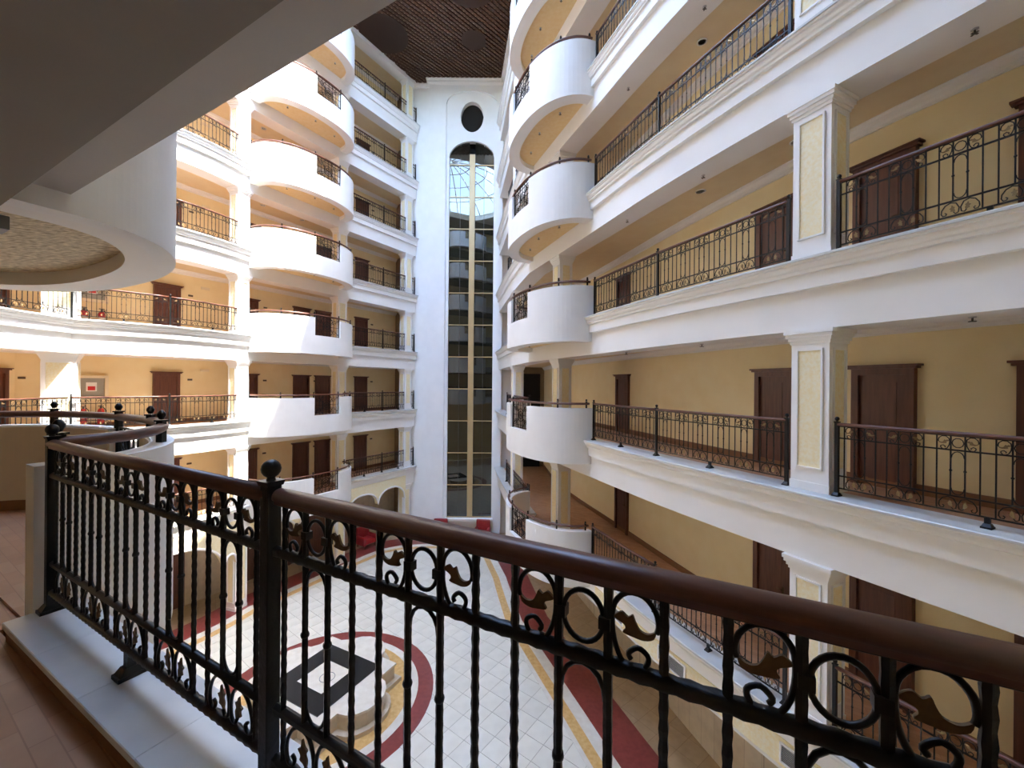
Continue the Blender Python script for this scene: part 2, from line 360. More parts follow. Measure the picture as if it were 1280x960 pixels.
def build_tower():
    # stepped white end wall with the tall arched curtain of glass
    X0, X1, YF = -4.92, -0.62, 23.6
    w = empty('wall_tower', (-2.8, YF, 0), 'pale stepped end wall carrying the tall arched window', 'wall', kind='structure')
    cx, hw = -2.44, 1.30; zb, ztop, spring = 1.0, EYE + 14.05, EYE + 14.05 - 0.95
    rx = 1.48; prt = EYE + 16.9
    # wall faces with an arched opening: built from columns of quads
    def opening(x):          # top of the opening at x
        if abs(x - cx) >= hw: return None
        return spring + 0.95 * math.sqrt(max(0, 1 - ((x - cx) / hw) ** 2))
    mb = MB()
    mb.box(((X0 + cx - rx) / 2, YF + 0.4, ROOF / 2), (cx - rx - X0, 0.8, ROOF)); mb.box(((X1 + cx + rx) / 2, YF + 0.4, ROOF / 2), (X1 - cx - rx, 0.8, ROOF))
    obj('front_wall', mb, 'white_parapet', w)
    # recessed arched field
    N = 40; mb = MB(); yr = YF + 0.13
    xs = [cx - rx + 2 * rx * i / N for i in range(N + 1)]
    def archtop(x): return prt - 0.75 + 0.75 * math.sqrt(max(0, 1 - ((x - cx) / rx) ** 2))
    oval_c, oa, ob = EYE + 15.45, 0.65, 0.88
    for i in range(N):          # spandrel over the field, flush with the front
        a, b = xs[i], xs[i + 1]; mb.add([(a, YF, archtop(a)), (b, YF, archtop(b)), (b, YF, ROOF), (a, YF, ROOF), (a, yr, archtop(a)), (b, yr, archtop(b))], [(0, 1, 2, 3), (0, 4, 5, 1)])
    obj('spandrel', mb, 'white_parapet', w)
    mb = MB()
    N = 80; xs = [cx - rx + 2 * rx * i / N for i in range(N + 1)]
    for i in range(N):
        a, b = xs[i], xs[i + 1]; xm = (a + b) / 2
        def ov(x, s): 
            q = 1 - ((x - cx) / oa) ** 2
            return oval_c + s * ob * math.sqrt(max(0, q))
        lo = opening(xm)
        la, lb = (opening(a) or spring), (opening(b) or spring)
        z0a, z0b = (la, lb) if lo else (0, 0)
        segs = []
        if abs(xm - cx) < oa:
            segs.append((z0a, z0b, ov(a, -1), ov(b, -1))); segs.append((ov(a, 1), ov(b, 1), archtop(a), archtop(b)))
        else: segs.append((z0a, z0b, archtop(a), archtop(b)))
        if lo: segs.append((0, 0, zb, zb))
        for p, q, r_, s_ in segs:
            mb.add([(a, yr, p), (b, yr, q), (b, yr, s_), (a, yr, r_)], [(0, 1, 2, 3)])
        if lo: mb.add([(a, yr, la), (b, yr, lb), (b, yr + 0.3, lb), (a, yr + 0.3, la)], [(0, 1, 2, 3)])
        if abs(xm - cx) < oa:
            for s in (-1, 1): mb.add([(a, yr, ov(a, s)), (b, yr, ov(b, s)), (b, yr + 0.3, ov(b, s)), (a, yr + 0.3, ov(a, s))], [(0, 1, 2, 3)])
    for s in (-1, 1): mb.add([(cx + s * hw, yr, zb), (cx + s * hw, yr + 0.3, zb), (cx + s * hw, yr + 0.3, spring), (cx + s * hw, yr, spring)], [(0, 1, 2, 3)])
    obj('arched_field', mb, 'white_parapet', w)
    obj('oval_vent', MB().box((cx, yr + 0.34, oval_c), (1.5, 0.06, 2.0)), 'hole_dark', w, label='dark oval opening high in the end wall')
    obj('backing', MB().box((cx, YF + 0.75, ROOF / 2), (3.1, 0.1, ROOF)), 'hole_dark', w)
    for s, x, wd in ((-1, (X0 - 6.1) / 2, X0 + 6.1), (1, X1 + 0.5, 1.0)):
        obj('side_wall', MB().box((x, YF + 0.85, ROOF / 2), (wd, 0.8, ROOF)), 'white_parapet', w)
    mb = MB(); sweep(mb, [(X0, YF + 0.5), (X0, YF), (X1, YF)], [(-0.05, 0), (0.16, 0), (0.16, -0.08), (0.1, -0.12), (0.08, -0.22), (0.03, -0.26), (0.0, -0.34), (-0.05, -0.34)], ROOF - 0.1)
    obj('crown_moulding', mb, 'white', w)
    mb = MB(); sweep(mb, [(-6.2, YF + 0.45), (X0, YF + 0.45)], [(-0.05, 0), (0.16, 0), (0.16, -0.08), (0.1, -0.12), (0.08, -0.22), (0.03, -0.26), (0.0, -0.34), (-0.05, -0.34)], ROOF - 0.1)
    obj('crown_moulding', mb, 'white', w)
    # glass
    g = empty('window_1', (cx, YF + 0.3, zb), 'tall arched curtain of dark reflecting glass with tan mullions', 'window', kind='structure')
    yg = YF + 0.27; rows = []; z = zb
    step = 1.86
    while z < ztop - 0.2: rows.append((z, min(z + step, ztop))); z += step
    cols = [(cx - hw, cx - 0.66), (cx - 0.66, cx - 0.13), (cx + 0.20, cx + 0.72), (cx + 0.72, cx + hw)]
    for z0, z1 in rows:
        for x0, x1 in cols:
            n = 8; top = [(x0 + (x1 - x0) * i / n) for i in range(n + 1)]; pts = []
            ok = False
            for x in top:
                o = opening(max(min(x, cx + hw - 1e-4), cx - hw + 1e-4)); zt = min(z1 - 0.015, o); zt = max(zt, z0 + 0.02); pts.append((x, zt)); ok = ok or zt > z0 + 0.1
            if not ok: continue
            ty = random.uniform(-0.004, 0.004)
            mb = MB(); m_ = len(pts)
            e = 0.008
            poly = [(x0 + e, z0 + 0.015), (x1 - e, z0 + 0.015)] + [(min(max(x, x0 + e), x1 - e), zt) for x, zt in pts[::-1]]
            mb.add([(x, yg + ty, zz) for x, zz in poly] + [(x, yg + 0.02, zz) for x, zz in poly], [tuple(range(len(poly))), tuple(range(len(poly), 2 * len(poly)))[::-1]])
            obj('pane', mb, 'tower_glass', g)
    obj('centre_mullion', MB().box((cx + 0.035, yg - 0.05, (zb + spring + 0.2) / 2), (0.31, 0.12, spring + 0.2 - zb)), 'mullion', g)
    for z0, z1 in rows:
        o = spring + 0.3
        if z0 > o: continue
        obj('transom', MB().box((cx, yg - 0.015, z0), (2 * hw, 0.07, 0.05)), 'mullion', g)
    for x in (cx - 0.66, cx + 0.72): obj('glazing_bar', MB().box((x, yg - 0.005, (zb + spring) / 2), (0.018, 0.03, spring - zb)), 'chrome_dark', g)
    obj('sill', MB().box((cx, YF - 0.05, zb - 0.05), (2.75, 0.3, 0.1)), 'white', g)

# ------------------------------------------------------------------ galleries
CORN = [(-0.30, -0.03), (0.245, -0.03), (0.245, -0.07), (0.215, -0.08), (0.215, -0.115), (0.20, -0.15), (0.175, -0.165), (0.175, -0.205), (0.13, -0.215), (0.13, -0.42), (0.0, -0.42)]
def column(c, ang, k, top, label, group, wide=0.50, deep=0.45):
    t = empty('column', (c[0], c[1], k), label, 'column', group)
    h = top - k
    mb = MB(); mb.box((c[0], c[1], k + h / 2), (wide, deep, h), ang); obj('shaft', mb, 'white', t)
    mb = MB()
    for i, (z, e) in enumerate(((h - 0.03, 0.075), (h - 0.08, 0.058), (h - 0.13, 0.036), (h - 0.175, 0.016))): mb.box((c[0], c[1], k + z - 0.0), (wide + 2 * e, deep + 2 * e, 0.055), ang)
    obj('capital', mb, 'white', t)
    mb = MB(); mb.box((c[0], c[1], k + 0.06), (wide + 0.024, deep + 0.024, 0.12), ang); obj('base', mb, 'white', t)
    ca, sa = math.cos(ang), math.sin(ang)
    for fx, fy, w_, rot in ((0, -1, wide, ang), (0, 1, wide, ang), (1, 0, deep, ang + PI / 2), (-1, 0, deep, ang + PI / 2)):
        lx, ly = fx * wide / 2, fy * deep / 2
        px, py = c[0] + lx * ca - ly * sa, c[1] + lx * sa + ly * ca
        z0, z1 = k + 0.34, k + h - 0.30; pw = w_ - 0.20
        ox, oy = fx * ca - fy * sa, fx * sa + fy * ca
        p = obj('panel', MB().box((px, py, (z0 + z1) / 2), (pw, 0.012, z1 - z0), rot), 'panel_cream', t)
        mb = MB()
        for dx in (-1, 1):
            cc, ss = math.cos(rot), math.sin(rot); mb.box((px + dx * (pw / 2 + 0.012) * cc + ox * 0.008, py + dx * (pw / 2 + 0.012) * ss + oy * 0.008, (z0 + z1) / 2), (0.024, 0.03, z1 - z0 + 0.048), rot)
        for zz in (z0 - 0.012, z1 + 0.012): mb.box((px + ox * 0.008, py + oy * 0.008, zz), (pw + 0.048, 0.03, 0.024), rot)
        obj('panel_frame', mb, 'white', p)
    return t

def gallery(side, P, WP, i, cornice_parts, label):
    """one storey: kerb and cornice runs, beam, corridor floor, ceiling below it, skirting"""
    k = K(i); mid = P.at(P.L / 2)[0]
    t = empty('gallery_slab', (mid[0], mid[1], k - 0.5), label, 'gallery', None, 'structure')
    if i < 8:
        for a, b in cornice_parts:
            S = P.sub(a, b)
            mb = MB(); sweep(mb, S, CORN, k); obj('cornice', mb, 'white', t)
            mb = MB(); sweep(mb, S, [(-0.28, -0.04), (0.265, -0.04), (0.265, -0.012), (0.255, 0), (-0.28, 0)], k); obj('kerb', mb, 'marble', t)
    n = 40; A = Path(offset(P.P, -0.2)).resample(n); B = Path(WP.P).resample(n)
    if i < 8:
        mb = MB(); mb.strip(A, B, k - 0.3, k - 0.1); obj('corridor_floor', mb, 'corridor_floor', t)
        mb = MB(); sweep(mb, WP.P, [(0.0, -0.1), (0.03, -0.1), (0.03, 0.03), (0.015, 0.05), (0, 0.05)], k); obj('skirting', mb, 'skirting', t)
    mb = MB(); sweep(mb, P.P, [(0.04, -0.40), (0.04, -1.0), (-0.58, -1.0), (-0.58, -0.40)], k); obj('beam', mb, 'white', t)
    mb = MB(); sweep(mb, P.P, [(-0.58, -0.82), (-0.58, -0.93), (-0.61, -0.93), (-0.67, -0.82)], k); obj('beam_trim', mb, 'white', t)
    C = Path(offset(P.P, -0.5)).resample(n)
    mb = MB(); mb.strip(C, B, k - 0.82, k - 0.6); obj('corridor_ceiling', mb, 'ceiling_tan', t)
    mb = MB(); sweep(mb, WP.P, [(0.0, -0.80), (0.14, -0.80), (0.14, -0.835), (0.10, -0.86), (0.07, -0.92), (0.03, -0.95), (0.03, -0.99), (0.0, -0.99)], k); obj('crown_moulding', mb, 'white', t)
    return t

def drum_pts(S, E, b, n=40, inset=0.0, p=2.3):
    S, E = Vector(S), Vector(E); e = (E - S); a = e.length / 2; e.normalize(); nrm = Vector((e.y, -e.x)); C = (S + E) / 2
    out = []
    for i in range(n + 1):
        ph = PI * i / n; c, s = math.cos(ph), math.sin(ph)
        x = -math.copysign(abs(c) ** (2 / p), c) * (a - inset); y = abs(s) ** (2 / p) * (b - inset)
        q = C + e * x + nrm * y; out.append((q.x, q.y))
    return out
PROF_RAIL = [(0.035 * math.cos(2*PI*j/10), 0.032 * math.sin(2*PI*j/10) - 0.032) for j in range(10)]
def drum(S, E, b, k, label, group, detail=1, lining=None, near=False, bottom=-0.65, paneltex='soffit_tan'):
    C = ((S[0] + E[0]) / 2, (S[1] + E[1]) / 2)
    t = empty('curved_balcony', (C[0], C[1], k), label, 'balcony', group)
    N = 40 if not near else 80
    ev = (Vector(E) - Vector(S)).normalized(); back = Vector((-ev.y, ev.x)) * ((0.168 if not lining else 0.06) if near else 0.0)
    def dpts(inset):
        P_ = drum_pts(S, E, b, N, inset)
        if near: P_[0] = (P_[0][0] + back.x, P_[0][1] + back.y); P_[-1] = (P_[-1][0] + back.x, P_[-1][1] + back.y)
        return P_
    O = dpts(0.0); I = dpts(0.17)
    th = 0.93 if near else 0.85; pa, pb = (int(N * 0.43), int(N * 0.54)) if near else (int(N * 0.47), int(N * 0.60))
    mb = MB()
    def wall(i0, i1, zt): mb.strip(O[i0:i1 + 1], I[i0:i1 + 1], k + bottom, k + zt)
    wall(0, pa, th); wall(pa, pb, 0.12); wall(pb, N, th)
    for f_ in range(len(mb.sm)): mb.sm[f_] = False
    obj('parapet', mb, 'white_parapet', t)
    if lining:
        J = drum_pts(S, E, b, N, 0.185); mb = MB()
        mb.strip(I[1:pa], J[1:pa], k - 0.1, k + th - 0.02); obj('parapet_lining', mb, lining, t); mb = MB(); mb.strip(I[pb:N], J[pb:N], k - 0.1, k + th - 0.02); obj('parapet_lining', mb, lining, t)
        J2 = drum_pts(S, E, b, N, 0.20); mb = MB(); mb.strip(I[1:N], J2[1:N], k - 0.1, k + 0.02); obj('skirting', mb, 'skirting', t)
    # slab and soffit
    mb = MB(); mb.prism(I, k - 0.25, k - 0.1); obj('floor_deck', mb, 'corridor_floor', t)
    R = dpts(0.36); mb = MB(); mb.strip(I, R, k + bottom, k + bottom + 0.3)
    obj('soffit_rim', mb, 'white', t)
    mb = MB(); mb.prism(R, k + bottom + 0.15, k + bottom + 0.28); obj('soffit_panel', mb, paneltex, t)
    # handrail on short posts
    M = drum_pts(S, E, b, N, 0.085); sc = 1.0 if not near else 1.35
    zt = k + (1.0 if not near else 1.105)
    mb = MB(); Mp = Path(M).sub(0.06, Path(M).L - 0.06)
    sweep(mb, Mp, [(o * sc, z * sc) for o, z in PROF_RAIL], zt, True); obj('handrail', mb, 'wood_rail', t)
    def post(idx, zb, name='rail_post'):
        x, y = M[idx]; mb = MB(); w = 0.04 * sc
        mb.box((x, y, (zb + zt + 0.02) / 2), (w, w, zt + 0.02 - zb)); mb.box((x, y, zt + 0.02), (w * 1.4, w * 1.4, 0.015))
        mb.lathe([(0.0, 0), (0.014 * sc, 0.004), (0.026 * sc, 0.025 * sc), (0.026 * sc, 0.04 * sc), (0.014 * sc, 0.06 * sc), (0, 0.065 * sc)], (x, y, zt + 0.03), 8)
        obj(name, mb, 'iron', t)
    for fr in ((0.02, 0.27, 0.74, 0.98) if near else (0.02, 0.25, 0.80, 0.98)): post(int(N * fr), k + th)
    post(pa, k + 0.12, 'newel_post'); post(pb, k + 0.12, 'newel_post')
    # wrought iron panel in the gap of the parapet
    A_, B_ = Vector(M[pa]), Vector(M[pb]); d = B_ - A_; L = d.length; ang = math.atan2(d.y, d.x); mb = MB(); h = 0.80
    def lp(x, z): return (A_.x + d.x * x / L, A_.y + d.y * x / L, k + 0.14 + z)
    for z in (0.02, h): mb.tube([lp(0, z), lp(L, z)], 0.012, 4)
    for x in (0.08, 0.22, 0.36, 0.5, 0.64, 0.78, 0.92): mb.tube([lp(L * x, 0), lp(L * x, h)], 0.011, 4)
    for z in (0.12, 0.88, 0.5): mb.tube([lp(0, h * z), lp(L, h * z)], 0.010, 4)
    for z0, z1 in ((0.12, 0.88), (0.88, 0.12)): mb.tube([lp(0, h * z0), lp(L, h * z1)], 0.010, 4)
    for r in (0.20, 0.12): mb.tube([lp(L / 2 + min(r, L * .3) * math.cos(2*PI*q/16), h / 2 + r * math.sin(2*PI*q/16)) for q in range(16)], 0.012, 4, closed=True)
    for sx in (-1, 1):
        for sz in (-1, 1):
            mb.tube([lp(L / 2 + sx * L * (0.12 + 0.10 * math.sin(q / 8 * PI)), h / 2 + sz * (0.10 + 0.28 * q / 8)) for q in range(9)], 0.011, 4)
            mb.tube([lp(L / 2 + sx * L * (0.30 + 0.07 * math.cos(q / 8 * 2 * PI)), h / 2 + sz * (0.20 + 0.07 * math.sin(q / 8 * 2 * PI))) for q in range(8)], 0.010, 4, closed=True)
    obj('iron_panel', mb, 'iron', t)
    return t

# ------------------------------------------------------------------ wrought iron railings
PITCH = 0.1165
def hammered(r, h, n, seg, amp):
    P = [(0, 0, h * i / seg) for i in range(seg + 1)]
    mb = MB(); mb.tube(P, [r * (1 + amp * (1 if i % 2 else -1)) for i in range(seg + 1)], n); mb.sm = [False] * len(mb.f); return mb
def spiral(cx, cz, r0, a0, turns, n=10):
    return [(cx + r0 * (1 - 0.75 * i / n) * math.cos(a0 + turns * 2 * PI * i / n), 0, cz + r0 * (1 - 0.75 * i / n) * math.sin(a0 + turns * 2 * PI * i / n)) for i in range(n + 1)]
def cat3(P, n):
    xs = catmull([(p[0], p[2]) for p in P], n); return [(x, 0, z) for x, z in xs]
LEAF = [(0.044, 0.094), (0.0385, 0.076), (0.019, 0.068), (-0.002, 0.069), (-0.026, 0.073), (-0.021, 0.082), (-0.0245, 0.090), (-0.0445, 0.099), (-0.040, 0.107), (-0.028, 0.113), (-0.016, 0.1055), (-0.006, 0.1115), (0.0, 0.099), (0.009, 0.0857), (0.023, 0.0816), (0.035, 0.0857)]
SCROLL = [(-0.009, 0.023), (-0.014, 0.034), (0.005, 0.049), (0.0245, 0.040), (0.026, 0.025), (0.012, 0.006), (-0.009, 0.005), (-0.030, 0.018), (-0.0455, 0.054), (-0.050, 0.095), (-0.044, 0.128), (-0.019, 0.1525), (0.016, 0.1525), (0.040, 0.130), (0.047, 0.103), (0.044, 0.088)]
def leafmesh(s, sx, name='leaf', m='bronze', pts=LEAF, dz=0.0, sub=3):
    P = [(x * sx, z * s + dz) for x, z in pts]; P = catmull(P + P[:1], sub)[:-1] if sub > 1 else P
    n = len(P); mb = MB()
    mb.add([(x, -0.0035, z) for x, z in P] + [(x, 0.0035, z) for x, z in P], [tuple(range(n)), tuple(range(2 * n - 1, n - 1, -1))] + [(i, n + i, n + (i + 1) % n, (i + 1) % n) for i in range(n)])
    return mb.mesh(name, m)
class Kit: pass
def make_kit(s, lod, leafmat):
    """shared meshes for one railing size; s scales heights, lod 0 is the finest"""
    q = Kit(); q.s = s; q.rt = 1.105 * s; q.band = 0.875 * s; q.low = 0.31 * s; q.bot = 0.125 * s
    n = 6 if lod == 0 else 4; r = 0.0104 if lod == 0 else 0.0085; rs = 0.0062 if lod == 0 else 0.006
    hb = q.rt - 0.052 * s
    q.bar = hammered(r, hb - q.bot, n, 44 if lod == 0 else 1, 0.10 if lod == 0 else 0).mesh('baluster', 'iron')
    mb = hammered(r * 1.05, hb - q.low, n, 40 if lod == 0 else 1, 0.04 if lod == 0 else 0)
    for z in ((q.band - q.low) * 0.53,): mb.lathe([(0, 0), (0.013, 0.004), (0.015, 0.012), (0.013, 0.020), (0, 0.024)], (0, 0, z), 6 if lod else 8)
    q.barc = mb.mesh('baluster', 'iron')
    zh = hb - q.band; f = zh / 0.135; st = 28 if lod == 0 else 10
    mb = MB(); mb.tube([(0.0475 * math.cos(2*PI*i/st), 0, zh * 0.50 + 0.053 * (zh / 0.165) * math.sin(2*PI*i/st)) for i in range(st)], rs, n, closed=True)
    if lod == 0:
        for sx in (-1, 1): mb.box((sx * 0.052, 0, zh * 0.50), (0.026, 0.026, 0.026))
    q.ring = mb.mesh('ring', 'iron')
    q.scroll = {}; q.leaf = {}; q.bscroll = {}; q.bleaf = {}
    f = zh / 0.165
    for sx in (-1, 1):
        mb = MB(); mb.tube(cat3([(x * sx, 0, z * f) for x, z in SCROLL], 3 if lod == 0 else 1), rs, n)
        q.scroll[sx] = mb.mesh('scroll', 'iron'); q.leaf[sx] = leafmesh(f, sx, m=leafmat, sub=3 if lod == 0 else 1)
        hl = q.low - q.bot; g = hl / 0.185
        T = [(0.050, 0.045), (0.035, 0.022), (0.012, 0.035), (0.006, 0.09), (0.030, 0.150), (0.075, 0.168), (0.118, 0.145), (0.146, 0.095), (0.150, 0.05), (0.136, 0.022), (0.113, 0.024), (0.106, 0.045), (0.120, 0.056)]
        mb = MB(); mb.tube(cat3([(x * sx * 1.03, 0, z * g) for x, z in T], 3 if lod == 0 else 1), rs * 1.15, n)
        q.bscroll[sx] = mb.mesh('foot_scroll', 'iron')
        BL = [(0.046, 0.040), (0.060, 0.055), (0.078, 0.060), (0.074, 0.078), (0.088, 0.095), (0.072, 0.105), (0.066, 0.135), (0.054, 0.115), (0.040, 0.105), (0.048, 0.088), (0.040, 0.070)]
        q.bleaf[sx] = leafmesh(g, sx, m=leafmat, pts=BL, sub=3 if lod == 0 else 1)
    for nm, sg in (('arch_top', -1), ('arch_bottom', 1)):
        mb = MB(); w = PITCH / 2 - 0.006
        mb.tube([(w * math.cos(PI * i / 8), 0, sg * (0.075 - 0.070 * math.sin(PI * i / 8))) for i in range(9)], rs, n); setattr(q, nm, mb.mesh('loop_arch', 'iron'))
    # newel
    w = 0.052 if lod == 0 else 0.045; H_ = q.rt + (0.012 if lod == 0 else 0.004)
    mb = MB(); mb.box((0, 0, H_ * 0.5 + 0.005), (w, w, H_ + 0.01)); q.post = mb.mesh('shaft', 'iron', 0.004 if lod == 0 else 0)
    mb = MB(); 
    mb.frus((0, 0, H_ - 0.008), (w + 0.006, w + 0.006), (w + 0.016, w + 0.016), 0.018)
    q.collar = mb.mesh('collar', 'iron')
    mb = MB(); R = 0.034 * (1 if lod == 0 else 0.85); m_ = 12 if lod == 0 else 8
    mb.lathe([(0.018, 0), (0.014, 0.012)] + [(R * math.sin(PI * i / 8), 0.012 + R - R * math.cos(PI * i / 8)) for i in range(1, 8)] + [(0.001, 0.012 + 2 * R)], (0, 0, H_ + 0.006), m_)
    q.ball = mb.mesh('ball_finial', 'iron')
    mb = MB(); mb.box((0, 0, 0.010), (0.085, 0.115, 0.020)); mb.frus((0, 0, 0.020), (0.075, 0.10), (0.055, 0.055), 0.03); q.foot = mb.mesh('foot_plate', 'iron')
    mb = MB(); mb.box((0, 0, q.bot / 2 + 0.02), (0.045, 0.035, q.bot - 0.03)); q.stub = mb.mesh('stub', 'iron')
    return q
def railing(P, k, kit, label, group, lod, newels=(1, 1), n_bays=None, ends=None):
    """P: Path of one run between two newels; lod 0/1 every piece its own object, 2 bars and scrolls joined"""
    c = P.at(P.L / 2)[0]; t = empty('iron_railing', (c[0], c[1], k), label, 'railing', group)
    e0 = 0.086 if ends is None else ends
    nb = n_bays or max(3, round(((P.L - 2 * e0) / PITCH + 1) / 4) * 4 - 1)
    # bars stand at both ends of the bays
    Pr = Path(P.sub(0 if newels[0] else 0.045, P.L - (0 if newels[1] else 0.045)))
    st = (P.L - 2 * e0) / nb; xs = [e0 + st * i for i in range(nb + 1)]; sx = st / PITCH
    mb = MB(); hw = 0.031 if lod == 0 else 0.028; hh = 0.027 if lod == 0 else 0.024
    prof = [(hw * math.copysign(abs(math.cos(a)) ** 0.75, math.cos(a)), hh * math.copysign(abs(math.sin(a)) ** 0.75, math.sin(a)) - hh) for a in [2 * PI * (j + 0.5) / (14 if lod == 0 else 8) for j in range(14 if lod == 0 else 8)]]
    if lod == 0: prof = [(0.031 * math.cos(q), 0.027 * math.sin(q) - 0.027) for q in [math.radians(-24 + 228 * j / 15) for j in range(16)]] + [(-0.0235, -0.042), (-0.0225, -0.054), (0.0225, -0.054), (0.0235, -0.042)]
    sweep(mb, Pr.sub(0.01, Pr.L - 0.01), prof, k + kit.rt, True); obj('handrail', mb, 'wood_rail', t)
    r = 0.0185 if lod == 0 else 0.012
    def run(name, z, rr, ham):
        mb = MB(); Q = Pr.P if not ham else [Pr.at(Pr.L * i / ham)[0] for i in range(ham + 1)]
        mb.tube([(x, y, k + z) for x, y in Q], [rr * (1 + (0.17 if ham and i % 2 else 0)) for i in range(len(Q))], 6 if lod == 0 else 4); obj(name, mb, 'iron', t)
    ham = int(P.L / 0.024) if lod == 0 else 0
    run('top_bar', kit.rt - 0.056 * kit.s, r * 0.6, 0); run('upper_rail', kit.band, r, ham); run('lower_rail', kit.low, r, 0); run('bottom_rail', kit.bot, r, ham)
    items = []
    for i, x in enumerate(xs):
        cen = i % 4 in (1, 2) and i < nb + 1
        items.append(('baluster', kit.barc if cen else kit.bar, x, kit.low if cen else kit.bot, None))
    zf = kit.band
    for u in range((nb + 1) // 4):
        b = 4 * u; m = lambda a: e0 + st * (a + 0.5)
        items.append(('scroll', kit.scroll[-1], m(b), zf, kit.leaf[-1])); items.append(('ring', kit.ring, m(b + 1), zf, None)); items.append(('scroll', kit.scroll[1], m(b + 2), zf, kit.leaf[1]))
        items.append(('loop_arch', kit.arch_top, m(b + 1), kit.band - 0.075 - 0.012 + 0.07, None)) if False else items.append(('loop_arch', kit.arch_top, m(b + 1), kit.band - 0.012, None))
        items.append(('loop_arch', kit.arch_bottom, m(b + 1), kit.low + 0.012, None))
        mid = m(b + 1); items.append(('foot_scroll', kit.bscroll[1], mid, kit.bot, kit.bleaf[1])); items.append(('foot_scroll', kit.bscroll[-1], mid, kit.bot, kit.bleaf[-1]))
    if lod < 2:
        for nm, me, x, z, leaf in items:
            (px, py), a = P.at(x); o = put(nm, me, t, (px, py, k + z), a, (sx, 1, 1))
            if leaf: put('leaf', leaf, o, (px, py, k + z))
    else:
        groups = {}
        for nm, me, x, z, leaf in items:
            (px, py), a = P.at(x); key = 'balusters' if nm == 'baluster' else 'scrollwork'
            g = groups.setdefault(key, MB()); M = Matrix.Translation((px, py, k + z)) @ Matrix.Rotation(a, 4, 'Z') @ Matrix.Diagonal((sx, 1, 1, 1))
            g.add([M @ v.co for v in me.vertices], [tuple(p.vertices) for p in me.polygons])
        for key, g in groups.items(): obj(key, g, 'iron', t, kind='stuff')
    for flag, x in zip(newels, (0, P.L)):
        if flag == 2:
            (px, py), a = P.at(x); o = put('newel_post', kit.post, t, (px, py, k), a, (1, 1, 0.965)); put('foot_plate', kit.foot, o, (px, py, k))
            continue
        if not flag: continue
        (px, py), a = P.at(x); o = put('newel_post', kit.post, t, (px, py, k), a)
        for nm, me in (('collar', kit.collar), ('ball_finial', kit.ball), ('foot_plate', kit.foot)): put(nm, me, o, (px, py, k))
    (px, py), a = P.at(P.L / 2)
    if P.L > 1.0:
        o = put('support_foot', kit.foot, t, (px, py, k), a); put('stub', kit.stub, o, (px, py, k))
    return t

# ------------------------------------------------------------------ doors and fittings
DOORN = [0]
def door(WP, s, k, label, w=0.62, h=1.78):
    (x, y), a = WP.at(s); DOORN[0] += 1
    nx, ny = math.sin(a), -math.cos(a); fl = k - 0.1
    t = empty('door_%d' % DOORN[0], (x, y, fl), label, 'door', None, 'structure'); ca, sa = math.cos(a), math.sin(a)
    def P(u, o, z): return (x + ca * u + nx * o, y + sa * u + ny * o, fl + z)
    m = 'wood_door'
    mb = MB()
    for sg in (-1, 1): mb.box(P(sg * (w / 2 + 0.05), 0.03, h / 2), (0.10, 0.10, h), a)
    mb.box(P(0, 0.03, h + 0.05), (w + 0.2, 0.10, 0.10), a); mb.box(P(0, 0.045, h + 0.115), (w + 0.28, 0.15, 0.04), a); mb.box(P(0, 0.05, h + 0.145), (w + 0.34, 0.18, 0.03), a)
    obj('door_frame', mb, m, t)
    lf = obj('door_leaf', MB().box(P(0, 0.012, h / 2), (w, 0.035, h)  , a), m, t)
    mb = MB()
    for z0, z1 in ((0.12, 0.75), (0.87, h - 0.12)):
        mb.box(P(0, 0.032, (z0 + z1) / 2), (w - 0.26, 0.012, z1 - z0), a)
    obj('door_panel', mb, m, lf)
    mb = MB(); mb.tube([P(w / 2 - 0.08, 0.03, 0.93), P(w / 2 - 0.08, 0.075, 0.93), P(w / 2 - 0.19, 0.075, 0.93)], 0.010, 6); mb.box(P(w / 2 - 0.08, 0.035, 0.92), (0.035, 0.012, 0.14), a)
    obj('door_handle', mb, 'bronze', lf)
    return t
def wall_box(name, WP, s, k, z, size, m, label, cat, group=None, o=0.0):
    (x, y), a = WP.at(s); nx, ny = math.sin(a), -math.cos(a)
    ob = obj(name, MB().box((x + nx * (size[1] / 2 + o), y + ny * (size[1] / 2 + o), k + z), size, a), m, None, bevel=0.004); return tag(ob, label, cat, group)
def sprinkler(x, y, z, label, group):
    t = empty('sprinkler_head', (x, y, z), label, 'sprinkler', group)
    obj('escutcheon', MB().lathe([(0.035, 0), (0.035, -0.008), (0.012, -0.012)], (x, y, z), 10), 'steel', t)
    mb = MB(); mb.lathe([(0.010, -0.01), (0.010, -0.05)], (x, y, z), 6); mb.box((x, y, z - 0.052), (0.075, 0.02, 0.008)); mb.box((x, y, z - 0.052), (0.02, 0.075, 0.008)); obj('nozzle', mb, 'chrome_dark', t)
def downlight(x, y, z, label, group):
    t = empty('downlight', (x, y, z), label, 'ceiling light', group)
    obj('trim_ring', MB().lathe([(0.11, 0), (0.11, -0.012), (0.085, -0.016), (0.080, -0.004)], (x, y, z), 18), 'paper', t)
    obj('reflector', MB().lathe([(0.08, -0.004), (0.06, -0.003)], (x, y, z), 18), 'chrome_dark', t)

